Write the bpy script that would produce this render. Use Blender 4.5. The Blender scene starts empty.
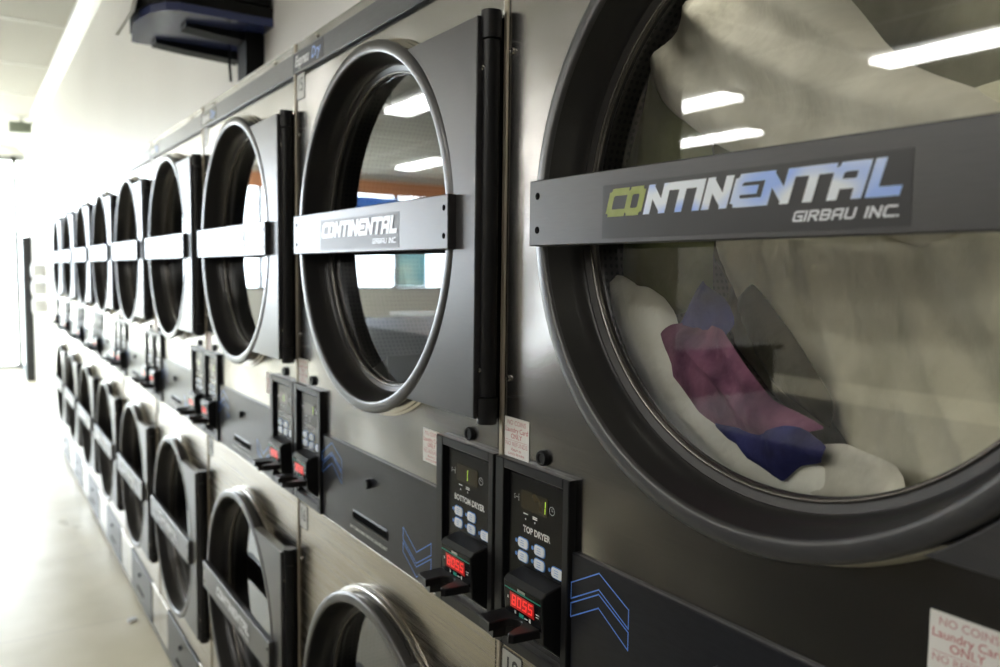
import bpy, bmesh, math, random
from mathutils import Vector, Matrix, noise
from mathutils.geometry import delaunay_2d_cdt
random.seed(4)
SC = bpy.context.scene
COL = SC.collection
PI = math.pi
W = 0.8

# ------------------------------------------------------------------ materials
def new_mat(name):
    m = bpy.data.materials.new(name); m.use_nodes = True
    nt = m.node_tree; b = nt.nodes['Principled BSDF']
    return m, nt, b

def simple(name, col, rough=.5, metal=0, spec=.5, emit=None, estr=0, coat=0):
    m, nt, b = new_mat(name)
    b.inputs['Base Color'].default_value = (*col, 1)
    b.inputs['Roughness'].default_value = rough
    b.inputs['Metallic'].default_value = metal
    b.inputs['Specular IOR Level'].default_value = spec
    b.inputs['Coat Weight'].default_value = coat
    if emit:
        b.inputs['Emission Color'].default_value = (*emit, 1)
        b.inputs['Emission Strength'].default_value = estr
    return m

def noisy(name, c1, c2, scale=(5, 5, 5), rough=.5, metal=0, bump=0, bscale=None, detail=4, spec=.5, rvar=0):
    m, nt, b = new_mat(name)
    N = nt.nodes; L = nt.links
    tc = N.new('ShaderNodeTexCoord'); mp = N.new('ShaderNodeMapping'); mp.inputs['Scale'].default_value = scale
    L.new(tc.outputs['Object'], mp.inputs['Vector'])
    n = N.new('ShaderNodeTexNoise'); n.inputs['Scale'].default_value = 1; n.inputs['Detail'].default_value = detail
    L.new(mp.outputs[0], n.inputs['Vector'])
    r = N.new('ShaderNodeValToRGB'); r.color_ramp.elements[0].color = (*c1, 1); r.color_ramp.elements[1].color = (*c2, 1)
    r.color_ramp.elements[0].position = .3; r.color_ramp.elements[1].position = .7
    L.new(n.outputs['Fac'], r.inputs[0]); L.new(r.outputs[0], b.inputs['Base Color'])
    b.inputs['Roughness'].default_value = rough; b.inputs['Metallic'].default_value = metal
    b.inputs['Specular IOR Level'].default_value = spec
    if rvar:
        mr = N.new('ShaderNodeMapRange'); mr.inputs['To Min'].default_value = rough - rvar; mr.inputs['To Max'].default_value = rough + rvar
        L.new(n.outputs['Fac'], mr.inputs['Value']); L.new(mr.outputs[0], b.inputs['Roughness'])
    if bump:
        n2 = n
        if bscale:
            mp2 = N.new('ShaderNodeMapping'); mp2.inputs['Scale'].default_value = bscale
            L.new(tc.outputs['Object'], mp2.inputs['Vector'])
            n2 = N.new('ShaderNodeTexNoise'); n2.inputs['Scale'].default_value = 1; n2.inputs['Detail'].default_value = 3
            L.new(mp2.outputs[0], n2.inputs['Vector'])
        bp = N.new('ShaderNodeBump'); bp.inputs['Strength'].default_value = 1; bp.inputs['Distance'].default_value = bump
        L.new(n2.outputs['Fac'], bp.inputs['Height']); L.new(bp.outputs[0], b.inputs['Normal'])
    return m

def steel_mat(name, base=(.44, .435, .435), rough=.22, wav=.013):
    """brushed stainless: fine horizontal brushing plus the gentle waviness of thin sheet"""
    m, nt, b = new_mat(name)
    N = nt.nodes; L = nt.links
    tc = N.new('ShaderNodeTexCoord')
    def nz(scale, detail=2):
        mp = N.new('ShaderNodeMapping'); mp.inputs['Scale'].default_value = scale
        L.new(tc.outputs['Object'], mp.inputs['Vector'])
        n = N.new('ShaderNodeTexNoise'); n.inputs['Scale'].default_value = 1; n.inputs['Detail'].default_value = detail
        L.new(mp.outputs[0], n.inputs['Vector']); return n
    brush = nz((2, 2, 1100), 2); wave = nz((3, 3.2, 4.5), 1); tint = nz((2, 1.6, 34), 4)
    b1 = N.new('ShaderNodeBump'); b1.inputs['Distance'].default_value = wav; L.new(wave.outputs['Fac'], b1.inputs['Height'])
    b2 = N.new('ShaderNodeBump'); b2.inputs['Distance'].default_value = .00003; b2.inputs['Strength'].default_value = .35
    L.new(brush.outputs['Fac'], b2.inputs['Height']); L.new(b1.outputs[0], b2.inputs['Normal'])
    L.new(b2.outputs[0], b.inputs['Normal'])
    r = N.new('ShaderNodeValToRGB')
    r.color_ramp.elements[0].color = (base[0]*.82, base[1]*.8, base[2]*.76, 1); r.color_ramp.elements[1].color = (base[0]*1.1, base[1]*1.1, base[2]*1.1, 1)
    L.new(tint.outputs['Fac'], r.inputs[0]); L.new(r.outputs[0], b.inputs['Base Color'])
    b.inputs['Metallic'].default_value = 1
    mr = N.new('ShaderNodeMapRange'); mr.inputs['To Min'].default_value = rough-.05; mr.inputs['To Max'].default_value = rough+.06
    L.new(brush.outputs['Fac'], mr.inputs['Value']); L.new(mr.outputs[0], b.inputs['Roughness'])
    return m

def glass_mat(name, tint=(.97, .98, .97), f0=.13):
    m, nt, b = new_mat(name); N = nt.nodes; L = nt.links
    N.remove(b); out = [n for n in N if n.type == 'OUTPUT_MATERIAL'][0]
    tr = N.new('ShaderNodeBsdfTransparent'); tr.inputs[0].default_value = (*tint, 1)
    gl = N.new('ShaderNodeBsdfGlossy'); gl.inputs['Roughness'].default_value = .012
    gl.inputs['Color'].default_value = (.95, .97, 1, 1)
    # Schlick reflectance of a thin pane, the same from both sides
    lw = N.new('ShaderNodeLayerWeight'); lw.inputs['Blend'].default_value = .5
    pw = N.new('ShaderNodeMath'); pw.operation = 'POWER'; pw.inputs[1].default_value = 4.0; L.new(lw.outputs['Facing'], pw.inputs[0])
    fr = N.new('ShaderNodeMapRange'); fr.inputs['To Min'].default_value = f0; fr.inputs['To Max'].default_value = 1; L.new(pw.outputs[0], fr.inputs['Value'])
    mx = N.new('ShaderNodeMixShader')
    L.new(fr.outputs[0], mx.inputs[0]); L.new(tr.outputs[0], mx.inputs[1]); L.new(gl.outputs[0], mx.inputs[2])
    L.new(mx.outputs[0], out.inputs['Surface'])
    return m

def drum_mat():
    m, nt, b = new_mat('perforated_drum_metal'); N = nt.nodes; L = nt.links
    tc = N.new('ShaderNodeTexCoord'); mp = N.new('ShaderNodeMapping'); mp.inputs['Scale'].default_value = (105, 105, 105)
    L.new(tc.outputs['UV'], mp.inputs['Vector'])
    v = N.new('ShaderNodeTexVoronoi'); v.inputs['Randomness'].default_value = 0; v.inputs['Scale'].default_value = 1
    L.new(mp.outputs[0], v.inputs['Vector'])
    r = N.new('ShaderNodeValToRGB'); r.color_ramp.elements[0].color = (.03, .03, .028, 1); r.color_ramp.elements[1].color = (.085, .08, .072, 1)
    r.color_ramp.elements[0].position = .24; r.color_ramp.elements[1].position = .3
    L.new(v.outputs['Distance'], r.inputs[0]); L.new(r.outputs[0], b.inputs['Base Color'])
    b.inputs['Metallic'].default_value = .7; b.inputs['Roughness'].default_value = .45
    return m

def grad_letters():  # blue-to-white colour paints what the foil letters reflect
    m, nt, b = new_mat('foil_lettering_reflection'); N = nt.nodes; L = nt.links
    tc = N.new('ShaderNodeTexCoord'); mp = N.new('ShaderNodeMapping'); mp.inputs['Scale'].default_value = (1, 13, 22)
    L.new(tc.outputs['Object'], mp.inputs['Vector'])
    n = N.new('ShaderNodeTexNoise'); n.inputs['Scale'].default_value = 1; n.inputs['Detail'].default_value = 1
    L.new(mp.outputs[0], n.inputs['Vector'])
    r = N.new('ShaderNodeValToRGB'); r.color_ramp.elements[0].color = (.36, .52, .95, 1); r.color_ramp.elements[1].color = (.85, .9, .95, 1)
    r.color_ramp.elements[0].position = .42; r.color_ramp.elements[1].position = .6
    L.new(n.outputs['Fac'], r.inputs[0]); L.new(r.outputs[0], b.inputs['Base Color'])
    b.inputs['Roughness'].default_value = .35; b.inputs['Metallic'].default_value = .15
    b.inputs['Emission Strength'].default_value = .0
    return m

M = {}
M['steel'] = steel_mat('brushed_stainless')
M['steel_low'] = steel_mat('brushed_stainless_lower', base=(.40, .375, .335), rough=.26, wav=.004)  # same stainless; darker tan base paints in the mirrored floor
M['edge'] = simple('tan_edge_highlight', (.42, .37, .29), .42, .55)
M['collar'] = simple('stainless_collar', (.5, .48, .45), .2, 1)
M['door'] = noisy('graphite_door_paint', (.042, .041, .043), (.050, .049, .051), (40, 40, 400), .34, 0, spec=.8, rvar=.03)
M['ring'] = noisy('satin_ring_paint', (.045, .044, .046), (.055, .054, .056), (40, 40, 400), .32, 0, spec=.9, rvar=.03)
M['bore'] = simple('black_door_bore', (.022, .021, .021), .30)
M['lip'] = simple('dark_metal_lip', (.16, .15, .14), .22, .8)
M['black'] = simple('black_plastic', (.014, .014, .015), .36, spec=.32)
M['panelblack'] = simple('gloss_black_panel', (.004, .004, .005), .25, spec=.25)
M['band'] = noisy('slate_band_paint', (.016, .017, .021), (.021, .022, .027), (60, 60, 300), .33, 0, spec=.32)
M['fascia'] = noisy('grey_fascia_paint', (.12, .125, .14), (.14, .145, .16), (30, 30, 200), .3, 0)
M['fascia_label'] = simple('label_slate', (.085, .09, .115), .25)
M['bare'] = simple('dark_gap', (.004, .004, .004), .9, spec=.05)
M['body'] = simple('cabinet_side_metal', (.25, .25, .25), .4, .8)
M['glass'] = glass_mat('door_glass')
M['drum'] = drum_mat()
M['drumback'] = simple('drum_back_metal', (.05, .048, .044), .4, .8)
M['screw'] = simple('polished_screw', (.6, .58, .55), .2, 1)
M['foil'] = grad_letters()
M['olivefoil'] = noisy('olive_foil_reflection', (.30, .36, .05), (.42, .46, .12), (60, 60, 60), .4)  # olive tone is a reflection painted into the foil letters
M['silver'] = simple('silver_lettering', (.78, .8, .84), .35, .1)
M['plateback'] = simple('name_plate_film_glare', (.10, .10, .108), .42)  # same film, lightened to carry reflected glare on the farther bars
M['plateback0'] = simple('name_plate_film_no_glare', (.042, .042, .045), .3)  # nearest bar's copy of the film, without the painted glare
M['white'] = simple('white_print', (.72, .72, .70), .5)
M['paper'] = noisy('sticker_paper', (.88, .85, .80), (.92, .89, .84), (40, 40, 40), .55)
M['redink'] = simple('red_ink', (.55, .12, .12), .6)
M['pinkink'] = simple('faded_red_ink', (.62, .32, .32), .6)
M['blueline'] = simple('blue_line_print', (.14, .32, .90), .4)
M['button'] = simple('white_button', (.90, .93, .97), .35)
M['blue'] = simple('blue_print', (.10, .28, .70), .4)
M['bluefoil'] = simple('blue_foil_print', (.25, .42, .9), .4)
M['red_led'] = simple('red_led_window', (.35, .01, .01), .3, emit=(1, .02, .015), estr=.12)
M['red_dig'] = simple('red_led_digit', (.8, .05, .04), .3, emit=(1, .06, .05), estr=.9)
M['lcd'] = noisy('lcd_window', (.030, .026, .008), (.045, .030, .010), (60, 60, 60), .2)
M['lcd_dig'] = simple('lcd_digit', (.4, .6, .05), .4, emit=(.45, .75, .05), estr=.7)
M['teal'] = simple('teal_print', (.02, .30, .22), .4)
M['numplate'] = noisy('number_plate', (.40, .40, .37), (.48, .48, .45), (60, 60, 60), .35, .3)
M['numblack'] = simple('black_ink', (.02, .02, .02), .5)
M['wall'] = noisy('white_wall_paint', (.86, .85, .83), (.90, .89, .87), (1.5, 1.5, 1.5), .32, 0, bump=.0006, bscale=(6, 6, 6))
M['wall_opp'] = noisy('dark_brown_wall_paint', (.16, .14, .115), (.20, .18, .15), (1, 1, 1), .6)  # out-of-view walls coloured dark to deepen the reflections in the steel
M['trim'] = simple('white_trim', (.86, .86, .84), .4)
M['frame'] = simple('storefront_metal', (.35, .36, .36), .35, .6)
M['orange'] = simple('orange_header_band', (.95, .42, .22), .5)
M['darkmetal'] = simple('dark_metal', (.03, .03, .032), .35, .4)
M['shopglass'] = glass_mat('shop_glass', (.97, .99, 1), .04)

# floor: cream vinyl, slightly glossy
def floor_mat():
    m, nt, b = new_mat('cream_vinyl_floor'); N = nt.nodes; L = nt.links
    tc = N.new('ShaderNodeTexCoord')
    n = N.new('ShaderNodeTexNoise'); n.inputs['Scale'].default_value = 3.5; n.inputs['Detail'].default_value = 8
    L.new(tc.outputs['Object'], n.inputs['Vector'])
    r = N.new('ShaderNodeValToRGB'); r.color_ramp.elements[0].color = (.77, .72, .55, 1); r.color_ramp.elements[1].color = (.86, .81, .65, 1)
    r.color_ramp.elements[0].position = .35; r.color_ramp.elements[1].position = .65
    L.new(n.outputs['Fac'], r.inputs[0])
    br = N.new('ShaderNodeTexBrick'); br.offset = 0; br.inputs['Scale'].default_value = 1
    br.inputs['Brick Width'].default_value = .915; br.inputs['Row Height'].default_value = .915; br.inputs['Mortar Size'].default_value = .0025
    br.inputs['Mortar'].default_value = (.62, .58, .47, 1); br.inputs['Mortar Smooth'].default_value = .5
    L.new(tc.outputs['Object'], br.inputs['Vector']); L.new(r.outputs[0], br.inputs['Color1']); L.new(r.outputs[0], br.inputs['Color2'])
    L.new(br.outputs['Color'], b.inputs['Base Color'])
    n2 = N.new('ShaderNodeTexNoise'); n2.inputs['Scale'].default_value = 2
    L.new(tc.outputs['Object'], n2.inputs['Vector'])
    mr = N.new('ShaderNodeMapRange'); mr.inputs['To Min'].default_value = .22; mr.inputs['To Max'].default_value = .42
    L.new(n2.outputs['Fac'], mr.inputs['Value']); L.new(mr.outputs[0], b.inputs['Roughness'])
    bp = N.new('ShaderNodeBump'); bp.inputs['Distance'].default_value = .0008
    L.new(n.outputs['Fac'], bp.inputs['Height']); L.new(bp.outputs[0], b.inputs['Normal'])
    return m
M['floor'] = floor_mat()
def ceil_mat():
    m, nt, b = new_mat('ceiling_tiles'); N = nt.nodes; L = nt.links
    tc = N.new('ShaderNodeTexCoord'); mp = N.new('ShaderNodeMapping'); mp.inputs['Rotation'].default_value = (0, 0, PI/2)
    mp.inputs['Location'].default_value = (0, 0, 0)
    L.new(tc.outputs['Object'], mp.inputs['Vector'])
    n = N.new('ShaderNodeTexNoise'); n.inputs['Scale'].default_value = 90; n.inputs['Detail'].default_value = 4
    L.new(tc.outputs['Object'], n.inputs['Vector'])
    r = N.new('ShaderNodeValToRGB'); r.color_ramp.elements[0].color = (.54, .53, .50, 1); r.color_ramp.elements[1].color = (.64, .63, .60, 1)
    L.new(n.outputs['Fac'], r.inputs[0]); L.new(r.outputs[0], b.inputs['Base Color'])
    b.inputs['Roughness'].default_value = .85
    return m
M['ceil'] = ceil_mat()

# ------------------------------------------------------------------ mesh builder
def P(a, b, c):            # a: along the row (towards the near end), b: up, c: out of the machine front
    return Vector((-c, -a, b))

class MB:
    def __init__(s): s.bm = bmesh.new()
    def face(s, pts):
        vs = [s.bm.verts.new(p) for p in pts]
        try: return s.bm.faces.new(vs)
        except ValueError: return None
    def prism(s, poly, c0, c1, mapf=P, bev=0):
        """poly in (a,b); extruded from c0 (back) to c1 (front), front edge chamfered by bev"""
        n = len(poly)
        def ring(c, inset=0):
            if not inset: return [s.bm.verts.new(mapf(p[0], p[1], c)) for p in poly]
            out = []
            for i in range(n):
                p0 = Vector(poly[i-1]); p1 = Vector(poly[i]); p2 = Vector(poly[(i+1) % n])
                d1 = (p1-p0); d2 = (p2-p1)
                if d1.length < 1e-9 or d2.length < 1e-9: out.append(p1); continue
                d1.normalize(); d2.normalize()
                n1 = Vector((-d1.y, d1.x)); n2 = Vector((-d2.y, d2.x))
                k = n1+n2; k = k/max(.3, k.dot(n1)) if k.length > 1e-6 else n1
                out.append(p1 + k*inset*sgn)
            return [s.bm.verts.new(mapf(p[0], p[1], c)) for p in out]
        area = sum(poly[i-1][0]*poly[i][1]-poly[i][0]*poly[i-1][1] for i in range(n))
        sgn = 1 if area > 0 else -1
        rings = [ring(c0)]
        if bev: rings += [ring(c1-bev), ring(c1, bev)]
        else: rings += [ring(c1)]
        for r0, r1 in zip(rings, rings[1:]):
            for i in range(n):
                j = (i+1) % n
                s.bm.faces.new((r0[i], r0[j], r1[j], r1[i]))
        s.bm.faces.new(rings[-1]); s.bm.faces.new(rings[0][::-1])
        return s
    def box(s, a0, a1, b0, b1, c0, c1, bev=0, mapf=P):
        return s.prism([(a0, b0), (a1, b0), (a1, b1), (a0, b1)], c0, c1, mapf, bev)
    def wbox(s, x0, x1, y0, y1, z0, z1, bev=0):
        return s.prism([(x0, y0), (x1, y0), (x1, y1), (x0, y1)], z0, z1, lambda a, b, c: Vector((a, b, c)), bev)
    def lathe(s, prof, ca, cb, n=96, closed=False):
        rings = []
        for (r, c) in prof:
            rings.append([s.bm.verts.new(P(ca+r*math.cos(2*PI*i/n), cb+r*math.sin(2*PI*i/n), c)) for i in range(n)])
        if closed: rings.append(rings[0])
        for r0, r1 in zip(rings, rings[1:]):
            for i in range(n):
                j = (i+1) % n
                s.bm.faces.new((r0[i], r0[j], r1[j], r1[i]))
        return s
    def disc(s, r, ca, cb, c, n=48):
        s.bm.faces.new([s.bm.verts.new(P(ca+r*math.cos(2*PI*i/n), cb+r*math.sin(2*PI*i/n), c)) for i in range(n)]); return s
    def knob(s, ca, cb, prof, n=24):
        s.lathe(prof, ca, cb, n); s.disc(prof[-1][0], ca, cb, prof[-1][1], n); return s
    def tube(s, pts, r, n=12, caps=True):
        pts = [Vector(p) for p in pts]; rings = []
        up = Vector((0, 0, 1))
        for i, p in enumerate(pts):
            d = (pts[min(i+1, len(pts)-1)]-pts[max(i-1, 0)]).normalized()
            q = d.cross(up if abs(d.z) < .95 else Vector((1, 0, 0))).normalized(); w = d.cross(q)
            rings.append([s.bm.verts.new(p+(q*math.cos(2*PI*k/n)+w*math.sin(2*PI*k/n))*r) for k in range(n)])
        for r0, r1 in zip(rings, rings[1:]):
            for k in range(n):
                j = (k+1) % n; s.bm.faces.new((r0[k], r0[j], r1[j], r1[k]))
        if caps: s.bm.faces.new(rings[0][::-1]); s.bm.faces.new(rings[-1])
        return s
    def mesh(s, name, mat, smooth=False, ang=35):
        bmesh.ops.recalc_face_normals(s.bm, faces=s.bm.faces)
        if smooth:
            for f in s.bm.faces: f.smooth = True
            for e in s.bm.edges:
                if len(e.link_faces) == 2 and e.calc_face_angle(0) > math.radians(ang): e.smooth = False
        me = bpy.data.meshes.new(name); s.bm.to_mesh(me); s.bm.free()
        me.materials.append(mat); return me

def link(name, me, parent=None):
    o = bpy.data.objects.new(name, me); COL.objects.link(o)
    if parent: o.parent = parent
    return o
def tag(o, label=None, cat=None, group=None, kind=None):
    if label: o['label'] = label
    if cat: o['category'] = cat
    if group: o['group'] = group
    if kind: o['kind'] = kind
    return o
CACHE = {}
def part(key, name, parent, fn):
    if key not in CACHE: CACHE[key] = fn()
    return link(name, CACHE[key], parent)

# ------------------------------------------------------------------ lettering
def text_mesh(txt, h, a, b, c, mat, align='LEFT', shear=0, squash=1, bold=0):
    cu = bpy.data.curves.new('t', 'FONT'); cu.body = txt; cu.size = h/.7; cu.align_x = align; cu.shear = shear
    cu.resolution_u = 3; cu.offset = bold*h
    o = bpy.data.objects.new('t', cu); COL.objects.link(o)
    dg = bpy.context.evaluated_depsgraph_get(); dg.update()
    me = bpy.data.meshes.new_from_object(o.evaluated_get(dg))
    COL.objects.unlink(o); bpy.data.objects.remove(o); bpy.data.curves.remove(cu)
    for v in me.vertices: v.co = P(a+v.co.x*squash, b+v.co.y, c)
    me.materials.clear(); me.materials.append(mat); return me
def join_meshes(lst, name):
    bm = bmesh.new()
    for m in lst: bm.from_mesh(m)
    me = bpy.data.meshes.new(name)
    for m in lst:
        if m.materials and m.materials[0] not in list(me.materials): me.materials.append(m.materials[0])
    # material indices per source mesh
    bm.free(); bm = bmesh.new(); mats = list(me.materials)
    for m in lst:
        n0 = len(bm.faces); bm.from_mesh(m); bm.faces.ensure_lookup_table()
        for f in bm.faces[n0:]: f.material_index = mats.index(m.materials[0])
    bm.to_mesh(me); bm.free(); return me

SW = .285
def glyph(ch, SW):
    h = SW/2; w = .86; k = .12; T = 1-h
    C = [[(w-h*.2, T), (h+k, T), (h, T-k), (h, h+k), (h+k, h), (w-h*.2, h)]]
    D = {
     'C': (C, w), 'G': ([C[0]+[(w-h, h), (w-h, .5), (w*.52, .5)]], w),
     'O': ([[(h+k, T), (w-h-k, T), (w-h, T-k), (w-h, h+k), (w-h-k, h), (h+k, h), (h, h+k), (h, T-k), (h+k, T)]], w),
     'N': ([[(h, h), (h, T)], [(h, T), (w-h, h)], [(w-h, h), (w-h, T)]], w),
     'T': ([[(h*.2, T), (w-h*.2, T)], [(w/2, T), (w/2, h)]], w),
     'I': ([[(h, h), (h, T)]], SW),
     'E': ([[(w-h*.2, T), (h+k, T), (h, T-k), (h, h+k), (h+k, h), (w-h*.2, h)], [(h, .5), (w*.75, .5)]], w),
     'A': ([[(h, h), (h, T-k), (h+k, T), (w-h, T), (w-h, h)], [(h, .42), (w-h, .42)]], w),
     'L': ([[(h, T), (h, h), (w*.8-h*.2, h)]], w*.8),
     'R': ([[(h, h), (h, T), (w-h-k, T), (w-h, T-k), (w-h, .5+k), (w-h-k, .48), (h, .48)], [(w*.5, .48), (w-h, h)]], w),
     'B': ([[(h, h), (h, T), (w-h-k, T), (w-h, T-k), (w-h, .5+.05), (w-h-.05, .5), (h, .5)], [(w-h-.05, .5), (w-h, .45), (w-h, h+k), (w-h-k, h), (h, h)]], w),
     'U': ([[(h, T), (h, h+k), (h+k, h), (w-h-k, h), (w-h, h+k), (w-h, T)]], w),
     '.': ([[(h, h), (h+.01, h)]], SW), ' ': ([], .45)}
    return D[ch]
def block_text(txt, a, b, c, H, width, shear, mat, gap=.07, SW=.262):
    """heavy slanted block capitals, as flat foil shapes"""
    tot = sum(glyph(ch, SW)[1]+gap for ch in txt)-gap; lay = [0]
    sx = width/tot; mb = MB(); x = 0; h = SW/2
    def q(u, v, X0): return P(a+(X0+u)*sx+shear*v*H, b+v*H, c+lay[0])
    for ch in txt:
        polys, w = glyph(ch, SW)
        for pl in polys:
            for p0, p1 in zip(pl, pl[1:]):
                d = Vector(p1)-Vector(p0)
                if d.length < 1e-6: continue
                d.normalize(); n = Vector((-d.y, d.x))*h
                diag = abs(d.x) > .2 and abs(d.y) > .2 and d.length
                a0 = Vector(p0)-(d*0); a1 = Vector(p1)
                lay[0] += 6e-6
                mb.face([q(*(a0+n), x), q(*(a0-n), x), q(*(a1-n), x), q(*(a1+n), x)])
            for p in pl:
                lay[0] += 6e-6
                mb.face([q(p[0]+h*math.cos(PI/4+PI/2*k)*1.38, p[1]+h*math.sin(PI/4+PI/2*k)*1.38, x) for k in range(4)])
        x += w+gap
    me = mb.mesh('lettering', mat); return me

# ------------------------------------------------------------------ dryer pieces (local: origin at far seam, floor)
CA = .423; CU = 1.552; CL = .605; RO = .305; RI = .287
def front_sheet(b0, b1, cb, mat, R=.296, n=96):
    def fn():
        mb = MB(); a0, a1 = .0008, .7992
        angs = sorted(set([2*PI*i/n for i in range(n)] + [math.atan2(bb-cb, aa-CA) % (2*PI) for aa in (a0, a1) for bb in (b0, b1)]))
        def rect(t, ins):
            dx, dy = math.cos(t), math.sin(t); L = []
            A0, A1, B0, B1 = a0+ins, a1-ins, b0+ins, b1-ins
            ts = []
            if dx > 1e-9: ts.append((A1-CA)/dx)
            if dx < -1e-9: ts.append((A0-CA)/dx)
            if dy > 1e-9: ts.append((B1-cb)/dy)
            if dy < -1e-9: ts.append((B0-cb)/dy)
            k = min(ts); return CA+k*dx, cb+k*dy
        loops = []
        loops.append([P(CA+R*math.cos(t), cb+R*math.sin(t), -.018) for t in angs])
        loops.append([P(CA+R*math.cos(t), cb+R*math.sin(t), 0) for t in angs])
        for ins, c in ((.0085, 0), (.0070, -.0003), (.0010, -.0026), (0, -.0050), (0, -.03)):
            loops.append([P(*rect(t, ins), c) for t in angs])
        L = [[mb.bm.verts.new(p) for p in lp] for lp in loops]; m = len(angs)
        for l0, l1 in zip(L, L[1:]):
            for i in range(m): mb.bm.faces.new((l0[i], l0[(i+1) % m], l1[(i+1) % m], l1[i]))
        return mb.mesh('front_sheet', M[mat])
    return fn

def ring_mesh(cb):
    prof = [(.285, .018), (.2862, .0335), (.2870, .0358), (.2886, .0372), (.2905, .0377), (.2960, .0377), (.3010, .0373), (.3045, .0360), (.3063, .0338), (.3068, .0315),
            (.3060, .0298), (.3000, .0285), (.2990, .0155), (.285, .0155)]
    return MB().lathe(prof, CA, cb, 128, closed=True).mesh('door_ring', M['ring'], True, 38)
def bore_mesh(cb):
    prof = [(.2858, .033), (.2815, .010), (.2770, -.006), (.2735, -.0085), (.2732, -.0100), (.2715, -.0105), (.2655, -.0125)]
    p2 = [(.2640, -.0150), (.2600, -.0215), (.2605, -.0222), (.2760, -.036), (.29, -.036), (.29, .015), (.2862, .028)]
    return MB().lathe(prof+p2, CA, cb, 128, closed=False).mesh('door_bore', M['bore'], True, 40)
def lip_mesh(cb):
    prof = [(.2660, -.014), (.2650, -.0118), (.2628, -.0112), (.2606, -.0128), (.2600, -.017), (.264, -.017)]
    return MB().lathe(prof, CA, cb, 128, closed=True).mesh('glass_lip', M['lip'], True, 60)
def collar_mesh(cb):
    prof = [(.292, .0), (.3120, .0), (.3132, .0015), (.3132, .0045), (.3090, .0058), (.3085, .0075), (.3095, .0085), (.3095, .0120), (.306, .0138), (.290, .0142)]
    return MB().lathe(prof, CA, cb, 128, closed=True).mesh('collar', M['collar'], True, 45)
def plate_mesh(cb):
    R = .3093; A1 = .7875; hh = .2608
    y0 = math.asin(hh/R)
    poly = [(CA+R*math.cos(y0), cb-hh), (A1, cb-hh), (A1, cb+hh), (CA+R*math.cos(y0), cb+hh)]
    arc = [(CA+R*math.cos(t), cb+R*math.sin(t)) for t in [y0-2*y0*i/40 for i in range(1, 40)]]
    return MB().prism(poly+arc, .016, .0372, P, .0013).mesh('hinge_plate', M['door'])
def bar_mesh(cb):
    mb = MB(); mb.box(.126, .738, cb-.0360, cb+.0378, .0365, .0500, .0012)
    return mb.mesh('cross_bar', M['door'])
def hinge_mesh(cb):
    mb = MB(); r = .0115
    for lo, hi, rr in ((-.231, .231, r), (.233, .268, r+.0022), (-.268, -.233, r+.0022)):
        mb.tube([(-.0175, -.7905, cb+lo), (-.0175, -.7905, cb+hi)], rr, 20)
    mb.box(.783, .793, cb-.262, cb+.262, .001, .010)
    return mb.mesh('hinge', M['black'], True, 40)
def hinge_slot(cb):
    return MB().box(.7790, .7872, cb-.2595, cb+.2595, .004, .0352).mesh('hinge_slot', M['bare'])
def screws(pos, r=.0038, mat='screw', c=0, h=.003):
    mb = MB()
    for a, b in pos: mb.knob(a, b, [(r, c), (r*.96, c+h*.55), (r*.7, c+h), (r*.35, c+h*.9)], 16)
    return mb.mesh('screw', M[mat], True, 60)
def drum_mesh(cb):
    mb = MB(); n = 72; r = .345; bm = mb.bm; uv = bm.loops.layers.uv.new('UVMap')
    rings = []
    prof = [(.285, -.040), (r, -.046), (r, -.56)]
    for (rr, c) in prof: rings.append([bm.verts.new(P(CA+rr*math.cos(2*PI*i/n), cb+rr*math.sin(2*PI*i/n), c)) for i in range(n)])
    for k in range(2):
        for i in range(n):
            j = (i+1) % n
            f = bm.faces.new((rings[k][i], rings[k][j], rings[k+1][j], rings[k+1][i]))
            uu = [i/n*2.1, (i+1)/n*2.1]; vv = [prof[k][1], prof[k+1][1]] if k else [prof[0][0], prof[1][0]]
            for lp, (u, v) in zip(f.loops, ((uu[0], vv[0]), (uu[1], vv[0]), (uu[1], vv[1]), (uu[0], vv[1]))): lp[uv].uv = (u, v)
    return mb.mesh('drum', M['drum'], True, 40)
def drum_back(cb):
    mb = MB().disc(.345, CA, cb, -.559, 72)
    mb.knob(CA, cb, [(.09, -.558), (.085, -.545), (.03, -.53)], 32)
    for k in range(3):     # lifter ribs along the drum wall
        t = PI/2+.5+2*PI*k/3
        ca, sa = math.cos(t), math.sin(t)
        q = lambda r, w, c: P(CA+r*ca-w*sa, cb+r*sa+w*ca, c)
        for c0, c1 in ((-.54, -.08),):
            mb.face([q(.343, -.05, c0), q(.343, -.05, c1), q(.27, 0, c1), q(.27, 0, c0)])
            mb.face([q(.343, .05, c0), q(.343, .05, c1), q(.27, 0, c1), q(.27, 0, c0)])
            mb.face([q(.343, -.05, c1), q(.343, .05, c1), q(.27, 0, c1)])
    return mb.mesh('drum_back', M['drumback'])
def glass_mesh(cb):
    return MB().disc(.2600, CA, cb, -.0195, 96).mesh('door_glass', M['glass'])

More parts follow.
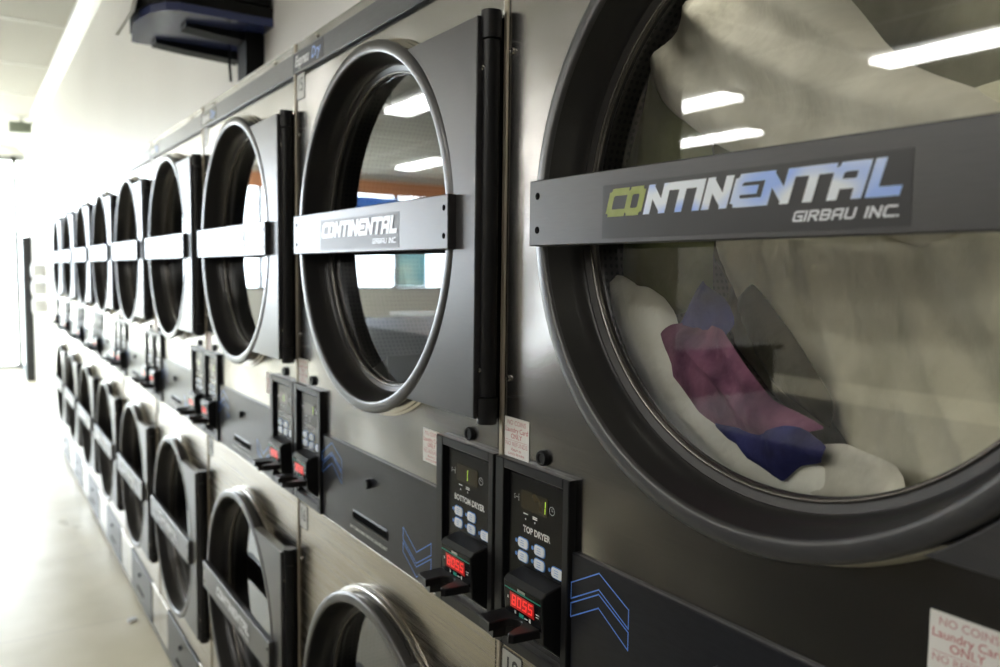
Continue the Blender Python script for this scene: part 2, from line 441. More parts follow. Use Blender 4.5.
def build_door(root, key, cb, first):
    d = part(key+'ring', 'door', root, lambda: ring_mesh(cb))
    part(key+'bore', 'door_bore', d, lambda: bore_mesh(cb))
    part(key+'lip', 'glass_lip', d, lambda: lip_mesh(cb))
    part(key+'glass', 'door_glass', d, lambda: glass_mesh(cb))
    part(key+'plate', 'hinge_plate', d, lambda: plate_mesh(cb))
    part(key+'bar', 'cross_bar', d, lambda: bar_mesh(cb))
    part(key+'hinge', 'hinge', d, lambda: hinge_mesh(cb))
    part(key+'slot', 'hinge_gap', d, lambda: hinge_slot(cb))
    part(key+'hscr', 'hinge_screw', d, lambda: screws([(.7885, cb+.196)], .0042, 'screw', .0275, .004))
    part(key+'hscr2', 'hinge_screw', d, lambda: screws([(.7885, cb-.196)], .0042, 'screw', .0275, .004))
    for q, (sa, sb) in enumerate(((.1420, .020), (.1420, -.018), (.7270, .020), (.7270, -.018))):
        part(key+'bs%d' % q, 'bar_screw', d, lambda: screws([(sa, cb+sb)], .0042, 'bare', .0497, .0010))
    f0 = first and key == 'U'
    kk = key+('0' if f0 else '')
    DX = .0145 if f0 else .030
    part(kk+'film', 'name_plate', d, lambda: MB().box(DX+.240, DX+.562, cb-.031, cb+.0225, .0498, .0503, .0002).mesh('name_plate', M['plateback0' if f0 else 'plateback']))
    if f0:
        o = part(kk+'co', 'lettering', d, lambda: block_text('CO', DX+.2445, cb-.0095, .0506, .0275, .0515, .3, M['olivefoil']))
        o['label'] = 'letters CO on the bar, olive reflection painted into the foil'
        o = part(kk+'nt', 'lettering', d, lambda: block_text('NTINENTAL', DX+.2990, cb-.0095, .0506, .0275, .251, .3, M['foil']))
        o['label'] = 'letters NTINENTAL on the bar, pale blue and silver reflections painted in'
        o = part(kk+'gi', 'lettering', d, lambda: block_text('GIRBAU INC.', DX+.4665, cb-.0240, .0506, .0085, .087, .3, M['silver'], .14, .20))
    else:
        part(kk+'all', 'lettering', d, lambda: block_text('CONTINENTAL', DX+.2465, cb-.0095, .0506, .0275, .305, .3, M['silver']))
        part(kk+'gi', 'lettering', d, lambda: block_text('GIRBAU INC.', DX+.4665, cb-.0240, .0506, .0085, .087, .3, M['silver'], .14, .20))
    return d

def rr_poly(a0, a1, b0, b1, r, n=5):
    out = []
    for (ca, cb, t0) in ((a1-r, b0+r, -PI/2), (a1-r, b1-r, 0), (a0+r, b1-r, PI/2), (a0+r, b0+r, PI)):
        out += [(ca+r*math.cos(t0+PI/2*i/n), cb+r*math.sin(t0+PI/2*i/n)) for i in range(n+1)]
    return out

SEG = {'8': 'abcdefg', '0': 'abcdef', '5': 'acdfg', '1': 'bc'}
def seg_digits(txt, a, b, w, h, step, c, mat, th=.12, lean=.1):
    mb = MB()
    for i, ch in enumerate(txt):
        x = a+i*step; t = w*th*1.6
        R = {'a': (0, w, h-t, h), 'd': (0, w, 0, t), 'g': (0, w, h/2-t/2, h/2+t/2), 'f': (0, t, h/2, h), 'e': (0, t, 0, h/2), 'b': (w-t, w, h/2, h), 'c': (w-t, w, 0, h/2)}
        for s in SEG[ch]:
            u0, u1, v0, v1 = R[s]; e = t*.12
            mb.face([P(x+u+lean*v, b+v, c) for u, v in ((u0+e, v0+e), (u1-e, v0+e), (u1-e, v1-e), (u0+e, v1-e))])
    return mb.mesh('digits', M[mat])

def build_control(root, key, A, title, digit_a):
    """control bay: frame, inset panel, lcd, buttons, card reader"""
    def frame():
        mb = MB(); a0, a1, b0, b1 = A, A+.157, .992, 1.243
        for (x0, x1, y0, y1) in ((a0, a0+.019, b0, b1), (a1-.012, a1, b0, b1), (a0+.019, a1-.012, b1-.0125, b1), (a0+.019, a1-.012, b0, b0+.016)):
            mb.box(x0, x1, y0, y1, -.004, .0115, .0012)
        mb.box(a0+.004, a1-.004, b0+.004, b1-.004, -.02, -.010)
        return mb.mesh('control_panel', M['black'])
    p = part(key+'frame', 'control_panel', root, frame)
    part(key+'face', 'panel_face', p, lambda: MB().box(A+.0225, A+.1425, 1.070, 1.2265, -.010, .0045, .001).mesh('panel_face', M['panelblack']))
    part(key+'lcd', 'display', p, lambda: MB().prism(rr_poly(A+.051, A+.108, 1.184, 1.2085, .003), .0045, .0052, P).mesh('display', M['lcd']))
    part(key+'lcdd', 'display_digit', p, lambda: seg_digits('1', digit_a, 1.188, .008, .016, .01, .0054, 'lcd_dig', .16, .05))
    def prints():
        L = []
        L.append(text_mesh(title, .0082, A+.085, 1.1545, .0048, M['white'], 'CENTER', bold=.05, squash=.92))
        # drum / clock symbols and the two lamp legends
        mb = MB()
        c = .0048
        for i in range(20):
            t0, t1 = 2*PI*i/20, 2*PI*(i+1)/20
            mb.face([P(A+.1165+r*math.cos(t), 1.1955+r*math.sin(t), c) for r, t in ((.0048, t0), (.0054, t0), (.0054, t1), (.0048, t1))])
        mb.face([P(A+.1163, 1.1955, c), P(A+.1169, 1.1955, c), P(A+.1169, 1.199, c), P(A+.1163, 1.199, c)])
        mb.face([P(A+.1163, 1.1952, c), P(A+.1190, 1.1952, c), P(A+.1190, 1.1958, c), P(A+.1163, 1.1958, c)])
        for x0, x1, y0, y1 in ((.036, .0365, 1.193, 1.199), (.036, .038, 1.1985, 1.199), (.036, .038, 1.193, 1.1935), (.0385, .045, 1.1957, 1.1963), (.0455, .046, 1.191, 1.201)):
            mb.face([P(A+u, v, c) for u, v in ((x0, y0), (x1, y0), (x1, y1), (x0, y1))])
        for lx, n in ((.0615, 1), (.0815, 2)):
            for r in range(n):
                mb.face([P(A+u, v-.0022*r, c) for u, v in ((lx-.005, 1.1775), (lx+.005, 1.1775), (lx+.005, 1.179), (lx-.005, 1.179))])
            mb.face([P(A+lx+.0014*math.cos(t*PI/4), 1.1715+.0014*math.sin(t*PI/4), c) for t in range(8)])
        L.append(mb.mesh('sym', M['white']))
        return join_meshes(L, 'lettering')
    part(key+'prints', 'lettering', p, prints)
    for q, (x, y, t) in enumerate(((.0572, 1.1385, 'HI\nTEMP'), (.0928, 1.1385, 'MED\nTEMP'), (.0572, 1.1210, 'LOW\nTEMP'), (.0928, 1.1210, 'NO HEAT'), (.1290, 1.1215, 'START'))):
        def btn():
            L = []
            L.append(MB().prism(rr_poly(A+x-.0118, A+x+.0118, y-.0072, y+.0072, .005), .0045, .0050, P).mesh('b', M['blue']))
            L.append(MB().prism(rr_poly(A+x-.0106, A+x+.0106, y-.0061, y+.0061, .0042), .0050, .0062, P, .0004).mesh('b', M['button']))
            mb = MB(); mb.face([P(A+x-.0155+.0028*math.cos(t*PI/4), y+.0028*math.sin(t*PI/4), .0048) for t in range(8)])
            L.append(mb.mesh('b', M['blue']))
            mb = MB()
            mb.face([P(A+u, v, .0064) for u, v in ((x-.004, y-.003), (x+.004, y-.003), (x+.004, y-.0024), (x-.004, y-.0024))])
            mb.face([P(A+u, v, .0064) for u, v in ((x-.004, y), (x+.004, y), (x+.004, y+.0006), (x-.004, y+.0006))])
            mb.face([P(A+u, v, .0064) for u, v in ((x-.004, y+.003), (x+.004, y+.003), (x+.004, y+.0036), (x-.004, y+.0036))])
            L.append(mb.mesh('b', M['blue']))
            return join_meshes(L, 'button')
        part(key+'btn%d' % q, 'button', p, btn)
    # card reader
    def reader():
        mb = MB(); a0, a1 = A+.056, A+.1375
        # body: front face leans back a little at the top
        side = [(-.008, 1.008), (.030, 1.040), (.0335, 1.098), (.0275, 1.1035), (-.008, 1.112)]
        mb.prism(side, a0, a1, lambda c, b, a: P(a, b, c), .0012)
        # card mouth: U notched shelf
        sh = [(a0-.004, .020), (a0-.004, .066), (a0+.001, .071), (a0+.027, .073)]
        nc = (a0+.040, .052)
        sh += [(nc[0]+.0135*math.cos(t), nc[1]+.0135*math.sin(t)*1.2) for t in [PI*1.0+PI*i/12 for i in range(13)]]
        sh += [(a0+.0600, .067), (a0+.0650, .070), (a0+.0700, .066), (a0+.0760, .020)]
        mb.prism([(x, c) for x, c in sh], 1.0475, 1.0580, lambda a, c, b: P(a, b, c), .0012)
        mb.prism([(a0-.002, .02), (a0-.002, .060), (a0+.023, .064), (a0+.0265, .048), (a0+.034, .036), (a0+.046, .036), (a0+.048, .02)], 1.036, 1.0476, lambda a, c, b: P(a, b, c))
        return mb.mesh('card_reader', M['black'])
    part(key+'reader', 'card_reader', p, reader)
    def rf(mat, r, off):     # rectangle on the reader's leaning face (u along, v up 0..1)
        u0, u1, v0, v1 = r; mb = MB()
        def q(u, v): return P(A+.056+.0815*u, 1.040+.058*v, .030+.0035*v+off)
        mb.face([q(u0, v0), q(u1, v0), q(u1, v1), q(u0, v1)]); return mb.mesh('x', M[mat])
    part(key+'rface', 'reader_face', p, lambda: join_meshes([rf('panelblack', (.03, .97, .28, .98), .0004), rf('teal', (.03, .97, .84, .87), .0007),
         rf('teal', (.40, .52, .33, .42), .0007), rf('white', (.54, .62, .35, .38), .0007), rf('white', (.28, .32, .35, .42), .0007),
         rf('white', (.66, .70, .33, .42), .0007), rf('white', (.10, .13, .62, .68), .0007), rf('white', (.84, .93, .60, .62), .0007), rf('white', (.84, .91, .54, .56), .0007),
         rf('numplate', (.38, .58, .88, .94), .0009)], 'reader_face'))
    part(key+'led', 'led_window', p, lambda: rf('red_led', (.17, .80, .46, .80), .0008))
    def digs():
        mb = seg_digits('8055', A+.074, 1.0705, .0088, .0135, .0117, .0335, 'red_dig', .15, .06)
        return mb
    part(key+'ledd', 'led_digits', p, digs)
    return p

def arrows(A, up, c=.0068, t=.0015):
    mb = MB()
    if up: polys = [[(0, 1.1215), (.0495, 1.1485), (.099, 1.1240), (.099, 1.1030), (.0495, 1.1295), (0, 1.1020)],
                    [(0, 1.0965), (.0495, 1.1240), (.099, 1.0990), (.099, 1.0790), (.0495, 1.1080), (0, 1.0800)]]
    else: polys = [[(0, 1.0660), (.0470, 1.0380), (.0955, 1.0665), (.0955, 1.0480), (.0470, 1.0200), (0, 1.0460)],
                   [(0, 1.0410), (.0470, 1.0140), (.0955, 1.0420), (.0955, 1.0250), (.0470, .9975), (0, 1.0250)]]
    for pl in polys:
        n = len(pl)
        for i in range(n):
            p, q = Vector(pl[i]), Vector(pl[(i+1) % n]); d = (q-p).normalized(); m = Vector((-d.y, d.x))*t/2; e = d*t/2
            mb.face([P(A+v.x, v.y, c) for v in (p-e+m, p-e-m, q+e-m, q+e+m)])
    return mb.mesh('arrows', M['blueline'])

def band_mesh(b0, b1, slot, mat='band'):
    mb = MB(); mb.box(.1615, .6405, b0, b1, -.004, .006, .0012)
    me0 = mb.mesh('band', M[mat])
    # raised rim round a flat black face that paints the pull's recess shade
    sa0, sa1, sb0, sb1 = .312, .466, slot, slot+.021
    out = rr_poly(sa0, sa1, sb0, sb1, .007); inn = rr_poly(sa0+.004, sa1-.004, sb0+.004, sb1-.004, .0045)
    mb = MB(); n = len(out)
    o1 = [mb.bm.verts.new(P(*p, .0062)) for p in out]; o2 = [mb.bm.verts.new(P(*p, .0078)) for p in inn]; o3 = [mb.bm.verts.new(P(*p, .0063)) for p in inn]
    for l0, l1 in ((o1, o2), (o2, o3)):
        for i in range(n): mb.bm.faces.new((l0[i], l0[(i+1) % n], l1[(i+1) % n], l1[i]))
    me1 = mb.mesh('rim', M['black'], False)
    mb = MB(); mb.face([P(*p, .0064) for p in inn]); me2 = mb.mesh('recess_shade', M['bare'])
    return join_meshes([me0, me1, me2], 'band')

STK = [('NO COINS', .0062, 'pinkink', .0430), ('Laundry Card', .0066, 'redink', .0335), ('ONLY', .0066, 'redink', .0250), ('NO REFUNDS', .0058, 'pinkink', .0150), ('Return to', .0040, 'redink', .0088), ('Laundry Attendant', .0034, 'redink', .0036)]
def sticker(a0, b0):
    L = [MB().box(a0, a0+.0555, b0, b0+.0525, .0002, .0006).mesh('s', M['paper'])]
    for t, h, m, y in STK: L.append(text_mesh(t, h, a0+.0278, b0+y, .0009, M[m], 'CENTER', squash=.98))
    mb = MB(); mb.face([P(a0+u, b0+v, .0009) for u, v in ((.003, .0222), (.0525, .0222), (.0525, .0227), (.003, .0227))]); L.append(mb.mesh('l', M['pinkink']))
    return join_meshes(L, 'sticker')

NAMES = ['nearest dryer stack, its big upper door on the right showing laundry behind the glass',
 'second dryer stack from the camera, upper number plate 15, silver lettering on the door bar',
 'third dryer stack from the camera, between the one numbered 15 and the fourth stack',
 'fourth dryer stack from the camera in the stainless row',
 'fifth dryer stack from the camera, the middle one of the nine',
 'sixth dryer stack from the camera, washed out by window light',
 'seventh dryer stack from the camera, third from the far end of the row',
 'eighth dryer stack from the camera, second from the far end of the row',
 'farthest dryer stack, last in the row before the bright storefront']

def build_stack(k):
    root = bpy.data.objects.new('stack_dryer', None); COL.objects.link(root)
    root.location = (0, k*W, 0); root.empty_display_size = .1
    tag(root, NAMES[k], 'dryer', 'stainless stack dryers in a row')
    def cab():
        mb = MB(); a0, a1 = .0018, .7982
        def q(p): return mb.face([P(*t) for t in p])
        b0, b1, c0, c1 = .0, 1.956, -.62, -.0300
        q([(a0, b0, c0), (a0, b1, c0), (a0, b1, c1), (a0, b0, c1)]); q([(a1, b0, c0), (a1, b1, c0), (a1, b1, c1), (a1, b0, c1)])
        q([(a0, b1, c0), (a1, b1, c0), (a1, b1, c1), (a0, b1, c1)]); q([(a0, b0, c0), (a1, b0, c0), (a1, b1, c0), (a0, b1, c0)])
        q([(a0, b0, c0), (a1, b0, c0), (a1, b0, c1), (a0, b0, c1)]); q([(a0, .98, c0), (a1, .98, c0), (a1, .98, c1), (a0, .98, c1)])
        return mb.mesh('cabinet', M['body'])
    part('cab', 'cabinet', root, cab)
    part('sheetU', 'front_panel', root, front_sheet(.994, 1.8915, CU, 'steel'))
    part('sheetL', 'front_panel', root, front_sheet(.205, .992, CL, 'steel_low'))
    part('ehighlight', 'edge_highlight_strip', root, lambda: MB().box(-.0022, .0072, .205, 1.957, .0006, .0034, .0012).mesh('edge_highlight_strip', M['edge']))  # added strip; its tan paints the light line along the bent sheet edge
    part('top', 'top_strip', root, lambda: MB().box(.0015, .7985, 1.9385, 1.957, -.03, .0005, .0008).mesh('top_strip', M['steel']))
    part('fas', 'fascia', root, lambda: MB().box(.0015, .7985, 1.8935, 1.9375, -.03, .0045, .001).mesh('fascia', M['fascia']))
    fo = part('faslab', 'fascia_label', root, lambda: join_meshes([MB().box(.004, .172, 1.897, 1.934, .0045, .0051).mesh('l', M['fascia_label']),
            text_mesh('Express', .021, .012, 1.9065, .0054, M['silver'], shear=.3, squash=.85, bold=.04), text_mesh('Dry', .021, .106, 1.9065, .0054, M['bluefoil'], shear=.3, squash=1.0, bold=.04)], 'fascia_label'))
    for q, (sa, sb) in enumerate(((.0165, 1.767), (.0165, 1.347), (.13, 1.946), (.67, 1.946), (.0165, .855), (.0165, .345))):
        part('scr%d' % q, 'screw', root, lambda: screws([(sa, sb)], .0050, 'screw', 0 if sb < 1.9 else .0005, .0035))
    part('colU', 'door_collar', root, lambda: collar_mesh(CU)); part('colL', 'door_collar', root, lambda: collar_mesh(CL))
    for key, cb in (('U', CU), ('L', CL)):
        build_door(root, key, cb, k == 0)
        part(key+'drum', 'drum', root, lambda: drum_mesh(cb)); part(key+'dback', 'drum_back', root, lambda: drum_back(cb))
    build_control(root, 'cT', .0035, 'TOP DRYER', .0035+.096)
    build_control(root, 'cB', .6405, 'BOTTOM DRYER', .6405+.074)
    def bandm():
        me = band_mesh(.9905, 1.157, 1.0235)
        return me
    b = part('band', 'lint_panel', root, bandm)
    part('bandt', 'lettering', b, lambda: text_mesh('LINT COMPARTMENT MUST BE CLEANED DAILY', .0056, .301, 1.0065, .0065, M['white'], squash=.925, bold=.02))
    part('au', 'up_arrows', b, lambda: arrows(.1625, True)); part('ad', 'down_arrows', b, lambda: arrows(.5225, False))
    part('bk', 'lock', b, lambda: MB().knob(.388, 1.107, [(.0085, .006), (.0085, .013), (.007, .0145), (.004, .0145)], 24).mesh('lock', M['black'], True))
    k2 = part('kick', 'lower_lint_panel', root, lambda: band_mesh(.030, .2005, .066))
    part('kk', 'lock', k2, lambda: MB().knob(.388, .150, [(.0085, .006), (.0085, .013), (.007, .0145), (.004, .0145)], 24).mesh('lock', M['black'], True))
    part('kt', 'lettering', k2, lambda: text_mesh('LINT COMPARTMENT MUST BE CLEANED DAILY', .0056, .301, .050, .0065, M['white'], squash=.925))
    for q, (x0, x1) in enumerate(((.0015, .1595), (.6425, .7985))):
        part('kp%d' % q, 'kick_panel', root, lambda: MB().box(x0, x1, .030, .203, -.03, .003, .0012).mesh('kick_panel', M['steel_low']))
    part('toe', 'toe_strip', root, lambda: MB().box(.0015, .7985, 0, .0285, -.06, -.003).mesh('toe_strip', M['black']))
    for q, a in enumerate((.096, .722)):
        part('cl%d' % q, 'cam_lock', root, lambda: MB().knob(a, 1.2565, [(.0100, 0), (.0100, .0045), (.0090, .0062), (.0065, .0062), (.0058, .0045)], 28).mesh('cam_lock', M['black'], True, 40))
    o = part('st1', 'sticker', root, lambda: sticker(.0082, 1.2435)); o['label'] = 'white notice sticker with red print'
    o = part('st2', 'sticker', root, lambda: sticker(.5785, 1.1885)); o['label'] = 'white notice sticker with red print'
    for num, bb in ((17-2*k, 1.838), (18-2*k, .9265)):
        t = text_mesh(str(num), .027, .0325, bb+.0175, .0013, M['numblack'], 'CENTER', squash=.85, bold=.02)
        link('number_plate', join_meshes([MB().prism(rr_poly(.009, .056, bb, bb+.0535, .004), 0, .001, P).mesh('n', M['numblack']),
             MB().prism(rr_poly(.0105, .0545, bb+.0015, bb+.052, .003), .001, .0012, P).mesh('n', M['numplate']), t], 'number_plate'), root)
    return root
for k in range(9): build_stack(k)

# ------------------------------------------------------------------ laundry in the nearest upper drum
def cloth_mat(name, c1, c2, stripe=None, bump=.006):
    m = noisy(name, c1, c2, (1, 16, 9), .85, 0, bump=bump, bscale=(3, 40, 22), spec=.15)
    return m
def cloth(name, poly, depth, mat, label, seed=0, amp=.014, curl=.03, dirn=(1, .4), freq=22):
    """a piece of fabric lying against the door: triangulated outline with folds that run along dirn, edges curling back"""
    poly = [Vector(p) for p in poly]
    cen = Vector((CA, CU)); 
    poly = [cen+(p-cen)*min(1, .325/max(1e-6, (p-cen).length)) for p in poly]
    # smooth the outline
    for it in range(2):
        q = []; kk = (.12, .25)[it]
        for i in range(len(poly)):
            a, b = poly[i], poly[(i+1) % len(poly)]; q += [a*(1-kk)+b*kk, a*kk+b*(1-kk)]
        poly = q
    xs = [p.x for p in poly]; ys = [p.y for p in poly]; st = .008
    def inside(p):
        c = False
        for i in range(len(poly)):
            a, b = poly[i-1], poly[i]
            if (a.y > p.y) != (b.y > p.y) and p.x < (b.x-a.x)*(p.y-a.y)/(b.y-a.y)+a.x: c = not c
        return c
    def dist(p):
        best = 9
        for i in range(len(poly)):
            a, b = poly[i-1], poly[i]; ab = b-a
            t = max(0, min(1, (p-a).dot(ab)/max(1e-12, ab.dot(ab)))); best = min(best, (p-(a+ab*t)).length)
        return best
    pts = list(poly); x = min(xs)
    while x < max(xs):
        y = min(ys)
        while y < max(ys):
            p = Vector((x+random.uniform(-.001, .001), y+random.uniform(-.001, .001)))
            if inside(p) and dist(p) > .004: pts.append(p)
            y += st
        x += st
    n = len(poly)
    vv, ee, ff, *_ = delaunay_2d_cdt(pts, [], [list(range(n))], 1, 1e-6)
    d = Vector(dirn).normalized(); nrm = Vector((-d.y, d.x)); bm = bmesh.new(); V = []
    for p in vv:
        e = min(1, dist(p)/.045); e = math.sqrt(max(0, 1-(1-e)**2))
        u, w = p.dot(d), p.dot(nrm)
        f = (1-abs(noise.noise(Vector((u*freq*.22+seed, w*freq, seed*3.1))))*2.4)*.75+noise.noise(Vector((u*freq*.6, w*freq*2.3, seed*1.7)))*.3+noise.noise(Vector((u*6, w*6, seed+9)))*.6
        V.append(bm.verts.new(P(p.x, p.y, -depth + amp*f - curl*(1-e))))
    for f in ff:
        try: bm.faces.new([V[i] for i in f])
        except ValueError: pass
    for f in bm.faces: f.smooth = True
    bmesh.ops.recalc_face_normals(bm, faces=bm.faces)
    me = bpy.data.meshes.new(name); bm.to_mesh(me); bm.free(); me.materials.append(mat)
    o = link(name, me); tag(o, label, 'laundry', 'laundry tumbling in the nearest dryer')
    return o
MC = {
 'beige': cloth_mat('beige_cotton', (.50, .48, .36), (.70, .67, .53)),
 'cream': cloth_mat('cream_towelling', (.88, .86, .76), (.96, .95, .88)),
 'grey': cloth_mat('grey_cream_cotton', (.52, .50, .42), (.80, .77, .67)),
 'olive': cloth_mat('olive_cotton', (.13, .15, .06), (.24, .25, .13)),
 'purple': noisy('plum_cotton', (.07, .02, .06), (.36, .15, .25), (1, 24, 15), .8, 0, bump=.008, bscale=(3, 50, 30), spec=.2),
 'navy': noisy('navy_cotton', (.014, .015, .06), (.05, .055, .22), (1, 25, 20), .8, 0, bump=.008, bscale=(3, 50, 30), spec=.2),
 'dark': cloth_mat('dark_olive_cloth', (.018, .018, .012), (.04, .038, .022)),
}
cloth('bed_sheet', [(.244, 1.515), (.27, 1.478), (.302, 1.4268), (.375, 1.3606), (.428, 1.3051), (.465, 1.27), (.60, 1.26), (.70, 1.35), (.74, 1.52), (.70, 1.62), (.60, 1.66), (.49, 1.65), (.375, 1.6201), (.246, 1.5797)], .125, MC['beige'],
      'large beige sheet filling the lower right of the nearest dryer glass', 1, .022, .03, (.5, -1), 16)
cloth('blanket', [(.148, 1.74), (.17, 1.81), (.193, 1.832), (.309, 1.8278), (.383, 1.7688), (.459, 1.6806), (.56, 1.6289), (.62, 1.55), (.493, 1.5065), (.391, 1.5484), (.29, 1.6081), (.183, 1.6782)], .085, MC['grey'],
      'pale grey-cream blanket rolled across the top of the nearest dryer glass', 3, .02, .06, (1, -.65), 16)
cloth('sweatshirt', [(.078, 1.6265), (.085, 1.72), (.13, 1.79), (.19, 1.765), (.24, 1.62), (.25, 1.45), (.16, 1.43), (.085, 1.45)], .10, MC['olive'],
      'olive green garment at the left inside the nearest dryer glass', 5, .02, .03, (.2, 1), 16)
cloth('towel', [(.06, 1.4331), (.10, 1.485), (.17, 1.4754), (.217, 1.4424), (.236, 1.3817), (.318, 1.3237), (.46, 1.3202), (.50, 1.29), (.442, 1.24), (.363, 1.22), (.22, 1.24), (.10, 1.3382)], .072, MC['cream'],
      'cream towel along the lower left rim of the nearest dryer glass', 7, .012, .03, (1, -.8), 12)
cloth('scarf', [(.311, 1.4596), (.32, 1.4341), (.359, 1.3761), (.428, 1.3377), (.43, 1.3698), (.375, 1.4353), (.33, 1.4800)], .075, MC['dark'],
      'dark cloth between the plum garment and the beige sheet in the nearest dryer', 9, .006, .02, (.5, -1))
cloth('shorts', [(.283, 1.4822), (.262, 1.452), (.236, 1.4178), (.246, 1.398), (.29, 1.40), (.330, 1.4345), (.313, 1.4607)], .0635, MC['navy'],
      'navy garment peeking up above the plum one behind the dryer glass', 11, .014, .012, (.5, 1), 30)
cloth('jeans', [(.290, 1.3352), (.342, 1.3346), (.412, 1.3438), (.446, 1.3303), (.438, 1.3131), (.414, 1.3053), (.398, 1.2851), (.355, 1.3002)], .060, MC['navy'],
      'navy garment below the plum one, lying on the cream towel', 13, .016, .014, (1, -.5), 30)
cloth('shirt', [(.240, 1.4203), (.256, 1.431), (.274, 1.4348), (.305, 1.433), (.327, 1.4308), (.350, 1.3975), (.380, 1.3611), (.43, 1.3415), (.383, 1.3283), (.321, 1.3246), (.29, 1.339), (.260, 1.3764)], .054, MC['purple'],
      'plum purple shirt pressed against the nearest dryer glass', 15, .022, .014, (1, -1.1), 26)
cloth('pillowcase', [(.400, 1.3038), (.425, 1.327), (.455, 1.334), (.500, 1.3233), (.52, 1.29), (.471, 1.25), (.40, 1.25)], .070, MC['grey'],
      'pale cloth at the bottom rim of the nearest dryer glass, right of the navy one', 17, .010, .012, (1, .3), 30)

cloth('comforter', [(CA+.30*math.cos(2*PI*i/16), CU+.30*math.sin(2*PI*i/16)) for i in range(16)], .24, cloth_mat('dull_khaki_cloth', (.13, .125, .08), (.30, .29, .21)),
      'dull khaki fabric at the back of the nearest drum, behind the other laundry', 21, .03, .05, (1, .5), 10)

for i, (a, b, e) in enumerate(((CA-.13, CU+.285, .3), (CA+.2, CU+.25, .5), (CA+.30, CU-.12, .35))):  # added fill lights to brighten the laundry, not fittings of the dryer
    dl = bpy.data.lights.new('laundry_fill_light', 'POINT'); dl.energy = e*1.15; dl.shadow_soft_size = .02; dl.color = (1, .95, .82)
    do = bpy.data.objects.new('laundry_fill_light', dl); COL.objects.link(do); do.location = P(a, b, -.055)

# ------------------------------------------------------------------ the room
X0, X1, Y0, Y1, CH = -9.5, .10, -3.5, 12.0, 3.10
def struct(name, mb, mat):
    o = link(name, mb.mesh(name, M[mat])); o['kind'] = 'structure'; return o
struct('floor', MB().wbox(X0-.1, X1+.62, Y0-.1, Y1+.1, -.05, 0), 'floor')
struct('ceiling', MB().wbox(X0-.1, X1+.1, Y0-.1, Y1+.1, CH, CH+.05), 'ceil')
mb = MB(); 
for y in [5.40+1.34*i for i in range(-7, 5)]: mb.wbox(X0, X1, y-.013, y+.013, CH-.006, CH+.001)
for x in [-.62-1.22*i for i in range(8)]: mb.wbox(x-.013, x+.013, Y0, Y1, CH-.006, CH+.001)
struct('trim_1', mb, 'trim')
mb = MB(); mb.wbox(X1, X1+.1, Y0, Y1, 1.960, CH); mb.wbox(X1, X1+.1, 9*W-W+.004, Y1, 0, 1.9605); mb.wbox(X1, X1+.1, Y0, -.803, 0, 1.9605)
struct('wall_right', mb, 'wall')
struct('trim_2', MB().wbox(.0, X1, -.8, 6.4, 1.9572, 1.9598), 'trim')
# end return of the row
struct('trim_3', MB().wbox(.004, X1, 6.4035, 6.42, 0, 1.9595), 'wall')
# rounded cove at the wall/ceiling joint
mb = MB()
mb.prism([(X1, CH), (X1-.085, CH), (X1-.085, CH-.02), (X1-.06, CH-.05), (X1-.03, CH-.075), (X1, CH-.085)], -.0, 15.4, lambda a, b, c: Vector((a, Y0+c, b)))
struct('trim_4', mb, 'trim')
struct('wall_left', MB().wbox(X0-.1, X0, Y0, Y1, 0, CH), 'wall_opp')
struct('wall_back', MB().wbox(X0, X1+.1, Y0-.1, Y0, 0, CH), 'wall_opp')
# storefront wall: openings between posts
mb = MB(); mb.wbox(X0, X1+.1, Y1, Y1+.12, 2.98, CH); mb.wbox(X0, X1+.1, Y1, Y1+.12, 0, .06); mb.wbox(X0, -2.15, Y1, Y1+.12, .06, 1.15); mb.wbox(X0, -8.1, Y1, Y1+.12, 1.15, 2.98)
struct('wall_front', mb, 'wall')
mb = MB()
posts = [-.02, -1.0, -2.1, -3.3, -4.5, -5.7, -6.9, -8.1, -9.4]
for x in posts: mb.wbox(x-.03, x+.03, Y1+.01, Y1+.09, .06, 2.98)
mb.wbox(X0, X1, Y1+.01, Y1+.09, .06, .12); mb.wbox(X0, X1, Y1+.01, Y1+.09, 2.90, 2.98)
for x0, x1 in zip(posts[1:], posts[:-1]): 
    if x1 < -2: mb.wbox(x0, x1, Y1+.02, Y1+.08, 1.14, 1.19)
struct('trim_5', mb, 'frame')
mb = MB(); mb.wbox(X0, -1.0, Y1+.045, Y1+.050, .1, 2.92)
struct('window_1', mb, 'shopglass')
mb = MB(); mb.wbox(-1.0, -.02, Y1+.045, Y1+.050, .1, 2.92)
struct('door_1', mb, 'shopglass')
struct('trim_6', MB().wbox(X0, -3.0, Y1-.03, Y1-.001, 2.78, 3.02), 'orange')
# side window band in the left wall, far half
# column whose edge cuts the reflections
struct('trim_7', MB().wbox(-3.38, -2.95, 3.0, 3.28, 0, CH, .01), 'wall_opp')

# dropped wide parking lot outside
out = MB().wbox(-30, 30, Y1+.2, 50, -.12, -.06)
struct('ground', out, 'floor')

